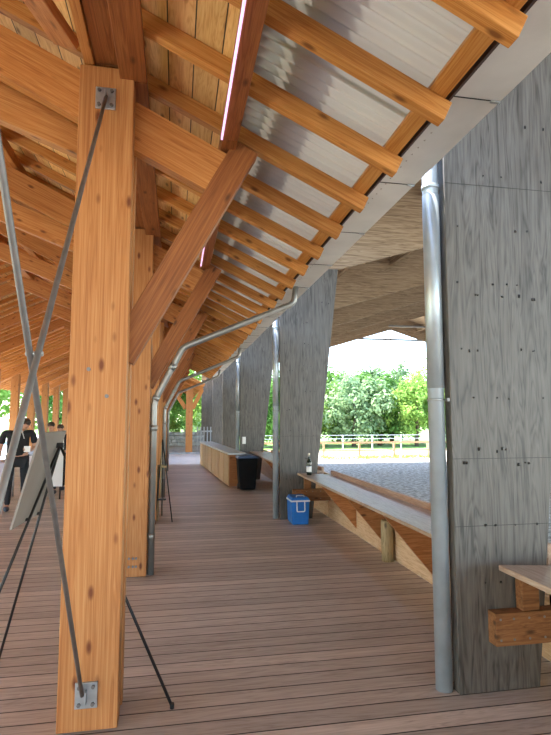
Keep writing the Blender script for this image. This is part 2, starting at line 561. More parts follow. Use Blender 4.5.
# principal rafters, braces
ZP = lambda x: 3.05 - .50 * x
PD = .30
for k, y in enumerate(YP):
    ym = y + .17
    c = PD / 2 * math.cos(math.atan(.5))
    nm = 'orange' if k != 1 else 'large orange'
    near = {0: 'just behind the camera', 1: 'held by the nearest post', 2: 'held by the second post'}.get(k, f'held by the {ordn(k - 1)} post of the walkway')
    o = beam('principal_rafter', (.31, ym, ZP(.31) + PD / 2), (XR + .02, ym, ZP(XR + .02) + PD / 2), .092, PD * .9, TIM)
    tag(o, f'deep sloping roof beam {near}', 'roof beam', 'principal roof beams')
    o = beam('principal_rafter', (-6.8 - .82, ym, ZP(.40) + PD / 2), (XR - .02, ym, ZP(XR + .02) + PD / 2), .092, PD * .9, TIM)
    tag(o, f'deep roof beam rising from the far side to the ridge, {ordn(k)} from the camera', 'roof beam', 'principal roof beams on the far slope')
    # knee brace towards the walkway
    y0, y1 = y + .123, y + .217
    Lf = lambda x: 2.70 + 1.84 * x
    Rt = lambda x: 2.36 + 1.84 * x
    xa = PX1 - .05
    d = V((1, 0, 1.82)).normalized()
    a = V((xa, ym, (Lf(xa) + Rt(xa)) / 2))
    b = V((.40, ym - .002, (Lf(.40) + Rt(.40)) / 2))
    wd = .34 * math.cos(math.atan(1.84))
    o = beam('knee_brace', a, b, .094, wd, SHADEDW)
    tag(o, f'reddish diagonal knee brace, {near}', 'brace', 'braces over the walkway')
    # scissor chord on the hall side
    zc = lambda x: 2.935 - .40 * x
    o = beam('scissor_chord', (PX0 + .06, y + .334, zc(PX0) + .13), (XR + .3, y + .334, zc(XR + .3) + .13), .085, .24, TIM)
    tag(o, f'lower chord beam in the hall, {near}', 'roof beam', 'lower chords in the hall')
    # short web strut between chord and principal
    o = beam('web_strut', (-1.35, y + .334, zc(-1.35) + .25), (-1.75, y + .334, ZP(-1.75) + .10), .08, .16, REDWOOD)
    tag(o, f'short red-brown strut between the roof beams, {near}', 'strut', 'web struts')
    o = beam('web_strut', (-6.8 + .15, ym, 2.4), (-5.9, ym, ZP(2 * XR + 5.9) + .05), .09, .16, TIM)
    tag(o, f'brace on the far side of the hall, {ordn(k)} from the camera', 'brace', 'far side braces')

# purlins: light tube purlin, plate over the posts, mid purlins
for k in range(NP):
    y0, y1 = YP[k] + .02, YP[k + 1] + .015
    near = {0: 'nearest the camera', 1: 'between the first and second braces', 2: 'between the second and third braces'}.get(k, f'{ordn(k)} bay from the camera')
    t = thing('tube_purlin', (.28, y0, 3.24), f'roof purlin carrying the pink light tube, {near}', 'purlin', 'purlins above the braces')
    beam('purlin', (.288, y0, 3.30), (.288, y1, 3.30), .092, .125, SHADEDW, t)
    for j in range(5):
        ya = Y_R0 + .045 + (k - 1) * BAY + j * RP
        if ya + RP - .08 < G0 and k:
            MB().box((.338, ya + .005, ZR(.35) + .03), (.362, ya + RP - .095, ZR(.35) + RT + .03)).build('blocking', PLY, t)
    l = MB().box((.230, y0 + .16, 3.218), (.2415, y1 - .03, 3.240), .003).build('light_tube', LED, origin=(.247, y0, 3.2))
    tag(l, f'glowing pink light tube under the purlin, {near}', 'light tube', 'pink light tubes')
    o = thing('eave_plate', (-.4, y0, 3.6), None, None)
    beam('board', (-.522, y0, 3.665), (-.522, y1, 3.665), .055, .11, TIM, o)
    beam('board', (-.425, y0, 3.665), (-.425, y1, 3.665), .13, .085, SHADEDW, o)
    beam('board', (-.275, y0, 3.565), (-.275, y1, 3.565), .15, .055, SHADEDW, o)
    tag(o, f'thick timber plate running over the post tops, {near}', 'plate beam', 'plates over the posts')
    for x, nmx in ((-1.75, 'lower'), (-2.75, 'upper')):
        o = beam('hall_purlin', (x, y0, ZR(x) - .062), (x, y1, ZR(x) - .062), .12, .118, TIM)
        tag(o, f'{nmx} purlin of the hall roof, {near}', 'purlin', 'hall purlins')
o = beam('ridge_beam', (XR, YB, ZR(XR) - .12), (XR, G0, ZR(XR) - .12), .16, .24, TIM)
tag(o, 'ridge beam along the top of the hall roof', 'ridge beam')
# flat diagonal wind brace under the rafters by the near post top
o = beam('wind_brace', (-.64, 2.98, ZR(-.60) - .085), (-.64 - .56, 2.98 - 1.32, ZR(-.60 - .56) - .085), .17, .05, REDWOOD, up=(.43, 0, .9))
tag(o, 'dark red diagonal wind brace under the ceiling, meeting the near post top', 'wind brace')

# ------------------------------------------------------------------ crossing rods on the near post
def rod(name_label, x, a, b, pa, na, pb, nb):
    t = thing('bracing_rod', pb, name_label, 'bracing rod', 'crossing steel rods')
    MB().tube([a, b], .0105, 10).build('rod', RODM, t)
    for p, n in ((pa, na), (pb, nb)):
        p = V(p)
        s = .055
        pl = MB().box((p.x - s, min(p.y, p.y + n * .012), p.z - s * 1.15), (p.x + s, max(p.y, p.y + n * .012), p.z + s * 1.15), .002).build('end_plate', STEEL, t)
        MB().box((p.x - .004, min(p.y + n * .012, p.y + n * .05), p.z - .03), (p.x + .004, max(p.y + n * .012, p.y + n * .05), p.z + .03)).build('lug', STEEL, pl)
        for sx in (-1, 1):
            for sz in (-1, 1):
                q = p + V((sx * .034, n * .012, sz * .042))
                MB().tube([q, q + V((0, n * .012, 0))], .010, 6).build('bolt', RODM, pl)
    return t
ry = YP[1]
rod('grey steel rod from the plate near the top of the big post', -.42, (-.418, ry - .035, 3.40), (-.418, .485, .20), (-.424, ry, 3.405), -1, (-.424, .44, .19), 1)
t = rod('grey-green steel rod rising from the plate at the foot of the big post', -.44, (-.443, ry - .035, .20), (-.443, .485, 3.39), (-.427, ry, .187), -1, (-.43, .44, 3.40), 1)
MB().tube([(-.455, 1.722, 1.795), (-.405, 1.722, 1.795)], .008, 8).build('clamp_bolt', STEEL, t)

# ------------------------------------------------------------------ box gutter
t = thing('box_gutter', (1.3, YB, 3.0), 'long grey metal box gutter along the eave over the walkway', 'gutter')
MB().prism([(1.218, 3.06), (1.454, 3.06), (1.454, 3.20), (1.446, 3.20), (1.446, 3.069), (1.226, 3.069), (1.226, 3.17), (1.218, 3.17)], YB, G0).build('trough', GUT, t)
for j in range(20):
    y = 1.2 + j * .9
    MB().box((1.219, y, 3.057), (1.453, y + .005, 3.06)).build('seam', SCREW, t)
    MB().box((1.405, y - .004, 3.050), (1.45, y + .010, 3.057)).build('clip', STEEL, t)

# elbow downpipes to every second post
def rounded(pts, r=.12, n=5):
    out = [V(pts[0])]
    for a, b, c in zip(pts, pts[1:], pts[2:]):
        a, b, c = V(a), V(b), V(c)
        p = b + (a - b).normalized() * r
        q = b + (c - b).normalized() * r
        for i in range(n + 1):
            tt = i / n
            out.append(p * (1 - tt) ** 2 + b * 2 * tt * (1 - tt) + q * tt ** 2)
    out.append(V(pts[-1]))
    return out
for j, k in enumerate((2, 4, 6)):
    y = YP[k] + .055
    t = thing('downpipe', (-.228, y, 0), ['bent grey downpipe from the gutter to the second post', 'bent grey downpipe on the fourth post, behind the nearest bent pipe', 'bent grey downpipe farthest along the walkway'][j], 'downpipe', 'bent downpipes on the posts')
    pts = [(1.30, y, 3.075), (1.275, y, 2.872), (.06, y, 2.345), (-.228, y, 1.77), (-.228, y, .01)]
    MB().tube(rounded(pts, .06), .034, 12).build('pipe', PIPE, t)
    for p, q in (((-.03, y, 2.165), (-.06, y, 2.105)), ((-.2, y, 1.825), (-.222, y, 1.782)), ((-.228, y, 1.52), (-.228, y, 1.46)), ((-.228, y, .42), (-.228, y, .36))):
        MB().tube([p, q], .039, 12).build('collar', PIPE, t)

# ------------------------------------------------------------------ arena portal frames
FY = [2.98 + 5.4 * i for i in range(7)]
FT = .075
ZL = lambda x: 4.08 + .305 * (x - 2.64)
ZU = lambda x: 5.35 + .27 * (x - 1.642)
AX = 15.0
def frame_label(i):
    return {0: 'grey weathered timber portal frame nearest the camera, panel studded with screws', 1: 'grey timber portal frame behind the blue cool box',
            2: 'grey timber portal frame behind the black bin'}.get(i, f'grey timber portal frame of the arena, {ordn(i)} from the camera')
scr_mesh = None
for i, y in enumerate(FY):
    t = thing('portal_frame', (1.9, y, 0), frame_label(i), 'portal frame', 'arena portal frames')
    zb = 0 if y < YE - .2 else (-1.4 if y > 34 else -1.4)
    col = MB().prism([(1.642, zb), (2.165 + .115 * zb, zb), (2.637, 4.08), (1.642, 4.08)], y, y + FT, bev=.003).build('column', GREY, t)
    if i < 3:
        rnd = random.Random(i)
        zs = [.62, .95, 1.32, 1.40, 1.72, 2.02, 2.36, 2.44, 2.80, 3.15, 3.5]
        n = 0
        for z in zs:
            for q in range(rnd.choice((3, 4, 5, 6)) if i == 0 else 3):
                x = 1.68 + rnd.random() * (.42 + .115 * z)
                MB().tube([(x, y - .003, z + rnd.uniform(-.02, .02)), (x, y + .002, z)], .0055 if rnd.random() < .7 else .008, 7).build('screw', SCREW, col)
        for z in (.95, 1.35, 3.08) if i == 0 else (1.3,):
            MB().box((1.645, y - .0015, z), (2.16 + .115 * z, y + .001, z + .003)).build('panel_joint', SCREW, col)
    MB().prism([(1.642, 4.083), (2.637, 4.083), (AX, ZL(AX)), (AX, ZU(AX)), (1.642, ZU(1.642))], y, y + FT).build('rafter', BROWNLVL, t)
    m = lambda p: (2 * AX - p[0], p[1])
    MB().prism([m(p) for p in [(1.642, 4.083), (2.637, 4.083), (AX, ZL(AX)), (AX, ZU(AX)), (1.642, ZU(1.642))]], y, y + FT).build('rafter', BROWNLVL, t)
    MB().prism([m(p) for p in [(1.642, -1.4), (2.10, -1.4), (2.637, 4.08), (1.642, 4.08)]], y, y + FT).build('column', GREY, t)
    for x in (3.35, 4.15):
        beam('fly_brace', (x, y + FT + .003, ZL(x) + .13), (x, y + FT + .68, ZL(x) + .20), .07, .12, PLY, t)
    beam('tie_rod', (12.6, y + .04, ZL(12.6) + .03), (2 * AX - 12.6, y + .04, ZL(12.6) + .03), .10, .12, RODM, t)
    beam('hanger', (AX, y + .04, ZL(12.6) + .09), (AX, y + .04, ZL(AX) + .1), .05, .05, RODM, t, up=(0, 1, 0))
    # straight downpipe of the arena roof
    if y < YE:
        t = thing('downpipe', (1.585, y + .075, 0), ['shiny zinc downpipe beside the nearest grey panel', 'zinc downpipe on the panel behind the blue cool box', 'zinc downpipe on the panel behind the black bin', 'zinc downpipe on the farthest panel over the counters'][i] if i < 4 else f'zinc downpipe {i}', 'downpipe', 'straight downpipes of the arena')
        MB().tube([(1.585, y + .075, 0.004), (1.585, y + .075, 5.2)], .050, 20).build('pipe', ZINC, t)
        MB().tube([(1.585, y + .075, 1.78), (1.585, y + .075, 3.02)], .0525, 20).build('sleeve', ZINC, t)
        br = MB().tube([(1.585, y + .075, 1.70), (1.585, y + .075, 1.715)], .0555, 20).build('pipe_clamp', STEEL, t)
        MB().box((1.622, y + .005, 1.698), (1.64, y + .028, 1.718)).build('clamp_screw', RODM, br)
        MB().tube([(1.585, y + .075, 3.06), (1.585, y + .075, 3.085)], .056, 20).build('collar', ZINC, t)
# purlins between arena rafters and the arena roof skin
for j, x in enumerate((3.1, 4.3, 5.9, 7.6, 9.4, 11.2, 13.0, 14.8)):
    for mm in (0, 1):
        xx = x if not mm else 2 * AX - x
        for i in range(6):
            y0, y1 = FY[i] + FT - .004, FY[i + 1] + .004
            zc = ZL(x) + (1.02 - .035 * (x - 2.6))
            o = beam('arena_purlin', (xx, y0, zc), (xx, y1, zc), .09, .22, BROWNLVL, bev=0)
            tag(o, f'brown purlin of the arena roof, {ordn(j)} from its {"left" if not mm else "right"} eave, {ordn(i)} bay', 'purlin', 'arena purlins')
o = MB().prism([(1.35, ZU(1.35) + .005), (AX, ZU(AX) + .005), (AX, ZU(AX) + .045), (1.35, ZU(1.35) + .045)], -16, 36.2).build('arena_roof', BROWNLVL)
tag(o, 'brown board roof over the arena, slope towards the walkway', 'roof')
o = MB().prism([(2 * AX - 1.35, ZU(1.35) + .005), (AX, ZU(AX) + .005), (AX, ZU(AX) + .045), (2 * AX - 1.35, ZU(1.35) + .045)], -16, 36.2).build('arena_roof', BROWNLVL)
tag(o, 'brown board roof over the arena, slope on its far side', 'roof')

# paper notice on the third panel
o = MB().box((1.70, FY[2] - .006, .92), (1.79, FY[2] - .002, 1.10)).build('paper_notice', PAPER, origin=(1.745, FY[2], .92))
tag(o, 'small white paper notice on the panel above the black bin', 'notice')

# ------------------------------------------------------------------ spectator counters (benches)
def desk(y0, y1, label, ext=.39, gus=()):
    t = thing('spectator_counter', (2.1, y0, 0), label, 'counter', 'counters facing the arena')
    zt = .76
    MB().prism([(1.83, zt - .03), (2.36, zt - .06), (2.36, zt - .03), (1.83, zt)], y0, y1, bev=.002).build('top_board', BENCH, t)
    MB().box((2.362, y0, zt - .14), (2.40, y1, zt + .03), .003).build('back_lip', LIPW, t)
    MB().box((2.44, y0 - .11, .006), (2.48, y1 + ext, zt - .07), .002).build('apron', PLY, t)
    for g in gus:
        MB().prism([(1.92, zt - .05), (2.36, zt - .075), (2.438, zt - .075), (2.438, .10)], g, g + .04).build('gusset', REDWOOD, t)
    return t
desk(-2.2, 2.84, 'wooden arena counter at the right edge beside the nearest panel', gus=(.5, 1.8))
desk(3.12, 8.0, 'long wooden arena counter with the wine bottle on it', gus=(3.75, 4.85, 5.95, 7.05))
desk(8.52, 13.3, 'wooden arena counter running behind the black bin', ext=4.9, gus=(9.4, 10.6, 11.8))
for y, lab in ((2.98, 'heavy timber bracket with screws across the foot of the nearest panel'), (8.38, 'timber bracket across the panel behind the cool box')):
    t = thing('timber_bracket', (2.1, y, .3), lab, 'bracket', 'brackets clamped to the panels')
    p = MB().box((1.835, y - .085, .285), (2.75, y - .004, .468), .004).build('cross_beam', BRACKETW, t)
    for x in (1.865, 1.95, 2.05, 2.15, 2.28):
        for z in (.32, .435):
            MB().tube([(x, y - .088, z), (x, y - .084, z)], .007, 8).build('bolt', RODM, p)
    MB().box((2.02, y - .075, .470), (2.13, y - .008, .685), .003).build('support_block', BRACKETW, t)
o = MB().lathe((2.36, 5.78, 0), [(.068, .0), (.072, .2), (.070, .44), (.060, .452)], 14).build('timber_bollard', STUMP, origin=(2.36, 5.78, 0))
tag(o, 'short round timber bollard standing under the long counter', 'bollard')

# ------------------------------------------------------------------ wine bottle
t = thing('wine_bottle', (1.905, 7.55, .772), 'dark wine bottle standing on the far end of the long counter', 'bottle')
MB().lathe((1.905, 7.55, .772), [(.034, 0), (.037, .006), (.037, .17), (.034, .195), (.018, .225), (.0145, .245), (.0145, .262)], 16).build('body', GLASS, t)
MB().lathe((1.905, 7.55, .772), [(.0378, .045), (.0378, .125)], 16).build('paper_label', PAPER, t)
MB().lathe((1.905, 7.55, .772), [(.016, .262), (.016, .312), (.013, .315)], 12).build('foil_cap', FOIL, t)

# ------------------------------------------------------------------ cool box
t = thing('cool_box', (1.86, 8.02, 0), 'blue cool box with white handle on the deck by the second panel', 'cool box')
bm_ = MB()
bm_.prism([(1.735, .004), (1.985, .004), (2.0, .34), (1.72, .34)], 7.90, 8.25, bev=.012)
bm_.build('tub', BLUE, t)
MB().box((1.712, 7.892, .338), (2.008, 8.258, .362), .006).build('rim', WHITE, t)
lid = MB()
lid.prism([(1.715, .362), (2.005, .362), (1.975, .405), (1.745, .405)], 7.895, 8.255, bev=.008)
lid.build('lid', BLUE, t)
MB().tube(rounded([(1.80, 7.93, .404), (1.80, 7.93, .428), (1.92, 7.93, .428), (1.92, 7.93, .404)], .01, 3), .006, 8).build('lid_grip', WHITE, t)
MB().tube(rounded([(1.80, 7.885, .345), (1.80, 7.875, .20), (1.92, 7.875, .20), (1.92, 7.885, .345)], .02, 3), .009, 8).build('handle', WHITE, t)

# ------------------------------------------------------------------ wheelie bin
t = thing('rubbish_bin', (1.58, 11.9, 0), 'black rubbish bin with dark blue lid beside the counters', 'bin')
MB().prism([(1.40, .03), (1.74, .03), (1.79, .70), (1.35, .70)], 11.70, 12.10, bev=.02).build('body', BIN, t)
MB().prism([(1.33, .70), (1.81, .70), (1.79, .745), (1.58, .785), (1.36, .745)], 11.66, 12.13, bev=.012).build('lid', BINLID, t)
for x in (1.40, 1.74):
    MB().tube([(x - .02, 12.08, .06), (x + .02, 12.08, .06)], .06, 14).build('wheel', BLACK, t)
MB().tube([(1.42, 12.15, .72), (1.76, 12.15, .72)], .014, 8).build('handle', BIN, t)

# ------------------------------------------------------------------ storage counters at the far right
for i in range(4):
    y0 = 12.42 + i * 1.52
    t = thing('storage_counter', (1.226, y0, 0), ['pale plywood storage counter nearest, end panel beside the bin', 'plywood storage counter second from the bin', 'plywood storage counter third from the bin', 'plywood storage counter farthest along the walkway'][i], 'counter', 'storage counters')
    MB().box((1.235, y0 + .005, .01), (1.60, y0 + 1.51, .735), .002).build('carcass', REDWOOD, t)
    MB().box((1.20, y0, .736), (1.632, y0 + 1.518, .775), .003).build('worktop', WORKTOP, t)
    for j in range(2):
        MB().box((1.212, y0 + .03 + j * .75, .03), (1.234, y0 + .72 + j * .75, .72), .002).build('door_panel', PLYZ, t)
    an = math.radians(3.65)
    t.location = (1.226 - math.sin(an) * i * 1.52, 12.42 + math.cos(an) * i * 1.52, 0)
    t.rotation_euler = (0, 0, an)

# ------------------------------------------------------------------ easels
def easel_near():
    apex = V((-.747, 3.72, 1.42))
    F1, F2, F3 = V((-1.142, 3.106, 0)), V((-1.108, 3.862, 0)), V((.006, 3.14, 0))
    t = thing('display_easel', (-.74, 3.5, 0), 'black tripod easel whose thin leg ends beside the near post', 'easel')
    MB().box(apex - V((.022, .012, .02)), apex + V((.022, .012, .015)), .004).build('head', BLACK, t)
    legs = []
    for f in (F1, F2, F3):
        p = MB().tube([apex, f + V((0, 0, .012))], .0085, 8).build('leg', BLACK, t)
        MB().tube([f + V((0, 0, .002)), f + V((0, 0, .03))], .012, 8).build('foot', BLACK, p)
        legs.append(p)
    # board: rests on pegs on legs F1 and F2, on their far side
    for f, p, tq in ((F1, legs[0], .31), (F2, legs[1], .313)):
        q = apex.lerp(f, tq)
        MB().tube([q, q + V((-.06, .0, .0))], .010, 8).build('peg', BLACK, p)
    return apex, F1, F2
apex, F1, F2 = easel_near()
pitch = math.atan(50 / 530)
yaw = math.atan(99.5 / 530 * math.cos(pitch))
CAM = V((0, 0, 1.6))
# a rectangular board, its long edges level, leaning against the legs
bc = [V(c) for c in ((-.764, 3.289, 1.509), (-.738, 3.865, 1.509), (-.878, 3.871, .966), (-.904, 3.295, .966))]
n = -(bc[1] - bc[0]).cross(bc[3] - bc[0]).normalized()
if n.x > 0: n = -n
mb = MB()
A = [mb.bm.verts.new(p) for p in bc]
B = [mb.bm.verts.new(p + n * .012) for p in bc]
fs = [mb.bm.faces.new(A), mb.bm.faces.new(B[::-1])] + [mb.bm.faces.new((A[i], B[i], B[(i + 1) % 4], A[(i + 1) % 4])) for i in range(4)]
bmesh.ops.recalc_face_normals(mb.bm, faces=fs)
o = mb.build('display_board', BOARD, origin=bc[3])
tag(o, 'large grey-backed display board leaning on the near easel', 'display board')

# second easel past the second post
t = thing('display_easel', (-.16, 8.5, 0), 'small black tripod easel behind the second post', 'easel')
ap = V((-.20, 8.62, 1.25))
for f in ((-.285, 8.30, 0), (-.03, 8.48, 0), (-.20, 9.05, 0)):
    MB().tube([ap, f], .009, 8).build('leg', BLACK, t)
MB().box((-.31, 8.42, .34), (-.13, 8.47, .36)).build('tray', BLACK, t)
o = MB().prism([(8.44, .362), (9.0, .362), (8.85, 1.20), (8.55, 1.20)], -.222, -.212, axis='x').build('display_board', STUMP, origin=(-.22, 8.46, .36))
tag(o, 'narrow brown board seen edge on at the small easel behind the second post', 'display board')
o = MB().box((-.32, 8.62, 0), (-.24, 8.70, .82)).box((-.33, 8.55, .82), (-.13, 8.76, .85)).build('sign_stand', STUMP, origin=(-.28, 8.66, 0))
tag(o, 'small greenish stand with flat top behind the second post', 'stand')
t = thing('whiteboard', (-2.3, 11.2, 0), 'pale freestanding whiteboard behind the near easel, in front of the two heads', 'whiteboard')
MB().box((-2.62, 11.2, .25), (-2.18, 11.22, 1.28), .003).build('panel', PAPER, t)
for x in (-2.58, -2.22): MB().tube([(x, 11.21, 0), (x, 11.21, .25)], .015, 8).build('leg', BLACK, t)

# ------------------------------------------------------------------ people
def skin_mesh(name, verts, edges, radii, mat, parent=None, sub=2, root=0, loc=V((0, 0, 0))):
    me = bpy.data.meshes.new(name)
    me.from_pydata([tuple(V(v)) for v in verts], edges, [])
    o = bpy.data.objects.new(name, me)
    C.objects.link(o)
    m = o.modifiers.new('s', 'SKIN')
    m.use_smooth_shade = True
    for i, r in enumerate(radii):
        sv = me.skin_vertices[0].data[i]
        sv.radius = r if isinstance(r, tuple) else (r, r)
        sv.use_root = (i == root)
    m2 = o.modifiers.new('b', 'SUBSURF')
    m2.levels = m2.render_levels = sub
    dg = bpy.context.evaluated_depsgraph_get()
    ev = o.evaluated_get(dg)
    nm = bpy.data.meshes.new_from_object(ev)
    o.modifiers.clear()
    o.data = nm
    bpy.data.meshes.remove(me)
    nm.name = name
    nm.materials.clear()
    nm.materials.append(mat)
    for p in nm.polygons: p.use_smooth = True
    if parent is not None: o.parent = parent
    return o

def person(loc, rz, label, h=1.75, hx=0, hz=0, top=CLOTH, bottom=JEANS, lean=0, arms='side', wide=1.0, longhair=False):
    t = thing('person', loc, label, 'person')
    t.rotation_euler = (0, 0, rz)
    s = h / 1.75
    w = wide
    ly = -lean                                        # the figure faces local -y
    J = {
        'pelvis': (0, 0, .95), 'belly': (0, ly * .25, 1.10), 'chest': (0, ly * .6, 1.30), 'neck0': (0, ly * .85, 1.45), 'neck1': (hx * .5, ly * 1.1, 1.515 + hz * .4), 'head0': (hx, ly * 1.45 - .03, 1.575 + hz), 'head1': (hx * 1.2, ly * 1.6 - .025, 1.665 + hz),
    }
    for sg, L in ((1, 'L'), (-1, 'R')):
        J['hip' + L] = (sg * .095 * w, 0, .90)
        J['knee' + L] = (sg * .105 * w, -.02, .50)
        J['ank' + L] = (sg * .11 * w, .02, .09)
        J['toe' + L] = (sg * .13 * w, -.14, .04)
        J['sh' + L] = (sg * .185 * w, ly * .7, 1.42)
        if arms == 'side' or (arms == 'card' and sg < 0):
            J['el' + L] = (sg * .235 * w, ly * .6 + .03, 1.14)
            J['wr' + L] = (sg * .25 * w, ly * .6 - .06, .90)
            J['hd' + L] = (sg * .25 * w, ly * .6 - .09, .81)
        else:
            J['el' + L] = (sg * .24 * w, ly * .6 - .02, 1.14)
            J['wr' + L] = (sg * .17 * w, ly * .6 - .22, 1.10)
            J['hd' + L] = (sg * .12 * w, ly * .6 - .29, 1.12)
    names = list(J)
    idx = {n_: i for i, n_ in enumerate(names)}
    R = {'pelvis': (.15 * w, .11), 'belly': (.15 * w, .115), 'chest': (.165 * w, .115), 'neck0': (.075, .065), 'neck1': .05, 'head0': (.080, .098), 'head1': (.076, .092)}
    for L in 'LR':
        R.update({'hip' + L: .085, 'knee' + L: .055, 'ank' + L: .038, 'toe' + L: .032, 'sh' + L: .062, 'el' + L: .042, 'wr' + L: .028, 'hd' + L: (.036, .018)})
    E = [('pelvis', 'belly'), ('belly', 'chest'), ('chest', 'neck0'), ('neck0', 'neck1'), ('neck1', 'head0'), ('head0', 'head1')]
    for L in 'LR':
        E += [('pelvis', 'hip' + L), ('hip' + L, 'knee' + L), ('knee' + L, 'ank' + L), ('ank' + L, 'toe' + L), ('chest', 'sh' + L), ('sh' + L, 'el' + L), ('el' + L, 'wr' + L), ('wr' + L, 'hd' + L)]
    verts = [V(J[n_]) * s for n_ in names]
    edges = [(idx[a], idx[b]) for a, b in E]
    radii = [tuple(q * s for q in (R[n_] if isinstance(R[n_], tuple) else (R[n_], R[n_]))) for n_ in names]
    # fingers and thumb as short chains from each palm
    for L, sg in (('L', 1), ('R', -1)):
        h0 = V(J['hd' + L])
        d = (h0 - V(J['wr' + L])).normalized()
        side = d.cross(V((0, 1, 0)) if abs(d.y) < .7 else V((1, 0, 0))).normalized()
        nrm = d.cross(side).normalized()
        for q, (off, ln) in enumerate(((-.027, .062), (-.009, .075), (.009, .072), (.027, .055))):
            b0 = h0 + side * off + d * .015
            b1 = b0 + d * ln * .55
            b2 = b1 + (d * .8 + nrm * .5 * sg).normalized() * ln * .45
            i0 = len(verts)
            verts += [b0 * s, b1 * s, b2 * s]
            radii += [(.0095 * s,) * 2, (.0085 * s,) * 2, (.007 * s,) * 2]
            edges += [(idx['hd' + L], i0), (i0, i0 + 1), (i0 + 1, i0 + 2)]
        b0 = h0 - d * .015 - side * .036
        b1 = b0 - side * .02 + d * .035
        i0 = len(verts)
        verts += [b0 * s, b1 * s]
        radii += [(.011 * s,) * 2, (.008 * s,) * 2]
        edges += [(idx['hd' + L], i0), (i0, i0 + 1)]
    skin_mesh('body', verts, edges, radii, SKIN, t)
    def sub(name, keys, ed, grow, mat):
        ix = {k_: i for i, k_ in enumerate(keys)}
        vs = []
        rr = []
        for k_ in keys:
            if isinstance(k_, tuple):
                a, b, f_ = k_
                vs.append(V(J[a]).lerp(V(J[b]), f_) * s)
                r0 = R[a] if isinstance(R[a], tuple) else (R[a],) * 2
                r1 = R[b] if isinstance(R[b], tuple) else (R[b],) * 2
                rr.append(tuple((x0 * (1 - f_) + x1 * f_ + grow) * s for x0, x1 in zip(r0, r1)))
            else:
                vs.append(V(J[k_]) * s)
                r0 = R[k_] if isinstance(R[k_], tuple) else (R[k_],) * 2
                rr.append(tuple((x0 + grow) * s for x0 in r0))
        return skin_mesh(name, vs, [(ix[a], ix[b]) for a, b in ed], rr, mat, t)
    slL, slR = ('shL', 'elL', .8), ('shR', 'elR', .8)
    sub('shirt', ['pelvis', 'belly', 'chest', 'neck0', 'shL', slL, 'shR', slR], [('pelvis', 'belly'), ('belly', 'chest'), ('chest', 'neck0'), ('chest', 'shL'), ('shL', slL), ('chest', 'shR'), ('shR', slR)], .016, top)
    sub('trousers', ['pelvis', 'hipL', 'kneeL', 'ankL', 'hipR', 'kneeR', 'ankR'], [('pelvis', 'hipL'), ('hipL', 'kneeL'), ('kneeL', 'ankL'), ('pelvis', 'hipR'), ('hipR', 'kneeR'), ('kneeR', 'ankR')], .013, bottom)
    for L, sg in (('L', 1), ('R', -1)):
        a, b = V(J['ank' + L]) * s, V(J['toe' + L]) * s
        me = MB().sphere((0, 0, 0), 1, (.052, .135, .045), 2)
        sh = me.build('shoe', SHOE)
        sh.parent = t
        sh.location = ((a + b) / 2).x, ((a + b) / 2).y + .01, .046
    hc = V(J['head0']).lerp(V(J['head1']), .5) * s
    f = hc + V((0, -.092 * s, 0))
    # face: nose, eyes, mouth, ears; hair
    for nm, c, sc, m in (('nose', (0, -.094, -.005), (.012, .016, .022), SKIN), ('eye', (.03, -.080, .018), (.011, .008, .008), HAIR), ('eye', (-.03, -.080, .018), (.011, .008, .008), HAIR),
                         ('mouth', (0, -.086, -.048), (.022, .008, .006), REDWOOD), ('ear', (.080, 0, 0), (.012, .02, .03), SKIN), ('ear', (-.080, 0, 0), (.012, .02, .03), SKIN),
                         ('hair', (0, .022, .040), (.088, .098, .084), HAIR)):
        q = MB().sphere((0, 0, 0), 1, sc, 2).build(nm, m)
        for p in q.data.polygons: p.use_smooth = True
        q.parent = t
        q.location = hc + V(c) * s
        q.scale = (s, s, s)
    if longhair:
        q = MB().sphere((0, 0, 0), 1, (.09, .06, .14), 2).build('hair_back', HAIR)
        q.parent = t
        q.location = hc + V((0, .06, -.07)) * s
    return t, J, s

pm, J, s_ = person((-2.70, 10.0, 0), math.radians(15), 'person in black T-shirt and black trousers standing left of the display board', 1.66, hx=.10, hz=-.06, lean=.13, arms='card', wide=1.24)
# lanyard on the shirt; the card held in the hand
q = MB().tube([(.05, -.245, 1.38), (.09, -.24, 1.24)], .008, 6).build('lanyard', STRAP)
q.parent = pm
a = math.radians(15)
hx, hy = .12 * 1.24 * .95, (-.13 * .6 - .29) * .95 - .05
cx_, cy_ = -2.70 + hx * math.cos(a) - hy * math.sin(a), 10.0 + hx * math.sin(a) + hy * math.cos(a)
o = MB().box((cx_ - .05, cy_ - .006, 1.02), (cx_ + .05, cy_ + .002, 1.12)).build('white_card', PAPER, origin=(cx_, cy_, 1.06))
tag(o, 'small white card held by the person in black', 'card')
person((-2.60, 12.0, 0), math.radians(8), 'dark-haired person mostly hidden behind the display board, left of the two heads', 1.52, top=TOP1)
person((-2.53, 12.6, 0), math.radians(-8), 'dark-haired person mostly hidden behind the display board, right of the two heads', 1.46, top=CLOTH)

# low table with a pale cloth at the left edge behind the person
t = thing('trestle_table', (-3.9, 11.5, 0), 'low table with a pale lilac cloth left of the person in black', 'table')
TC = simple('pale_lilac_cloth', (.55, .52, .62), .8)
MB().box((-4.5, 11.1, .70), (-3.2, 11.9, .735), .005).build('table_top', TC, t)
MB().box((-4.5, 11.095, .35), (-3.2, 11.105, .70)).build('cloth_front', TC, t)
for x in (-4.45, -3.25):
    for y in (11.2, 11.8): MB().tube([(x, y, 0), (x, y, .70)], .02, 8).build('leg', STEEL, t)

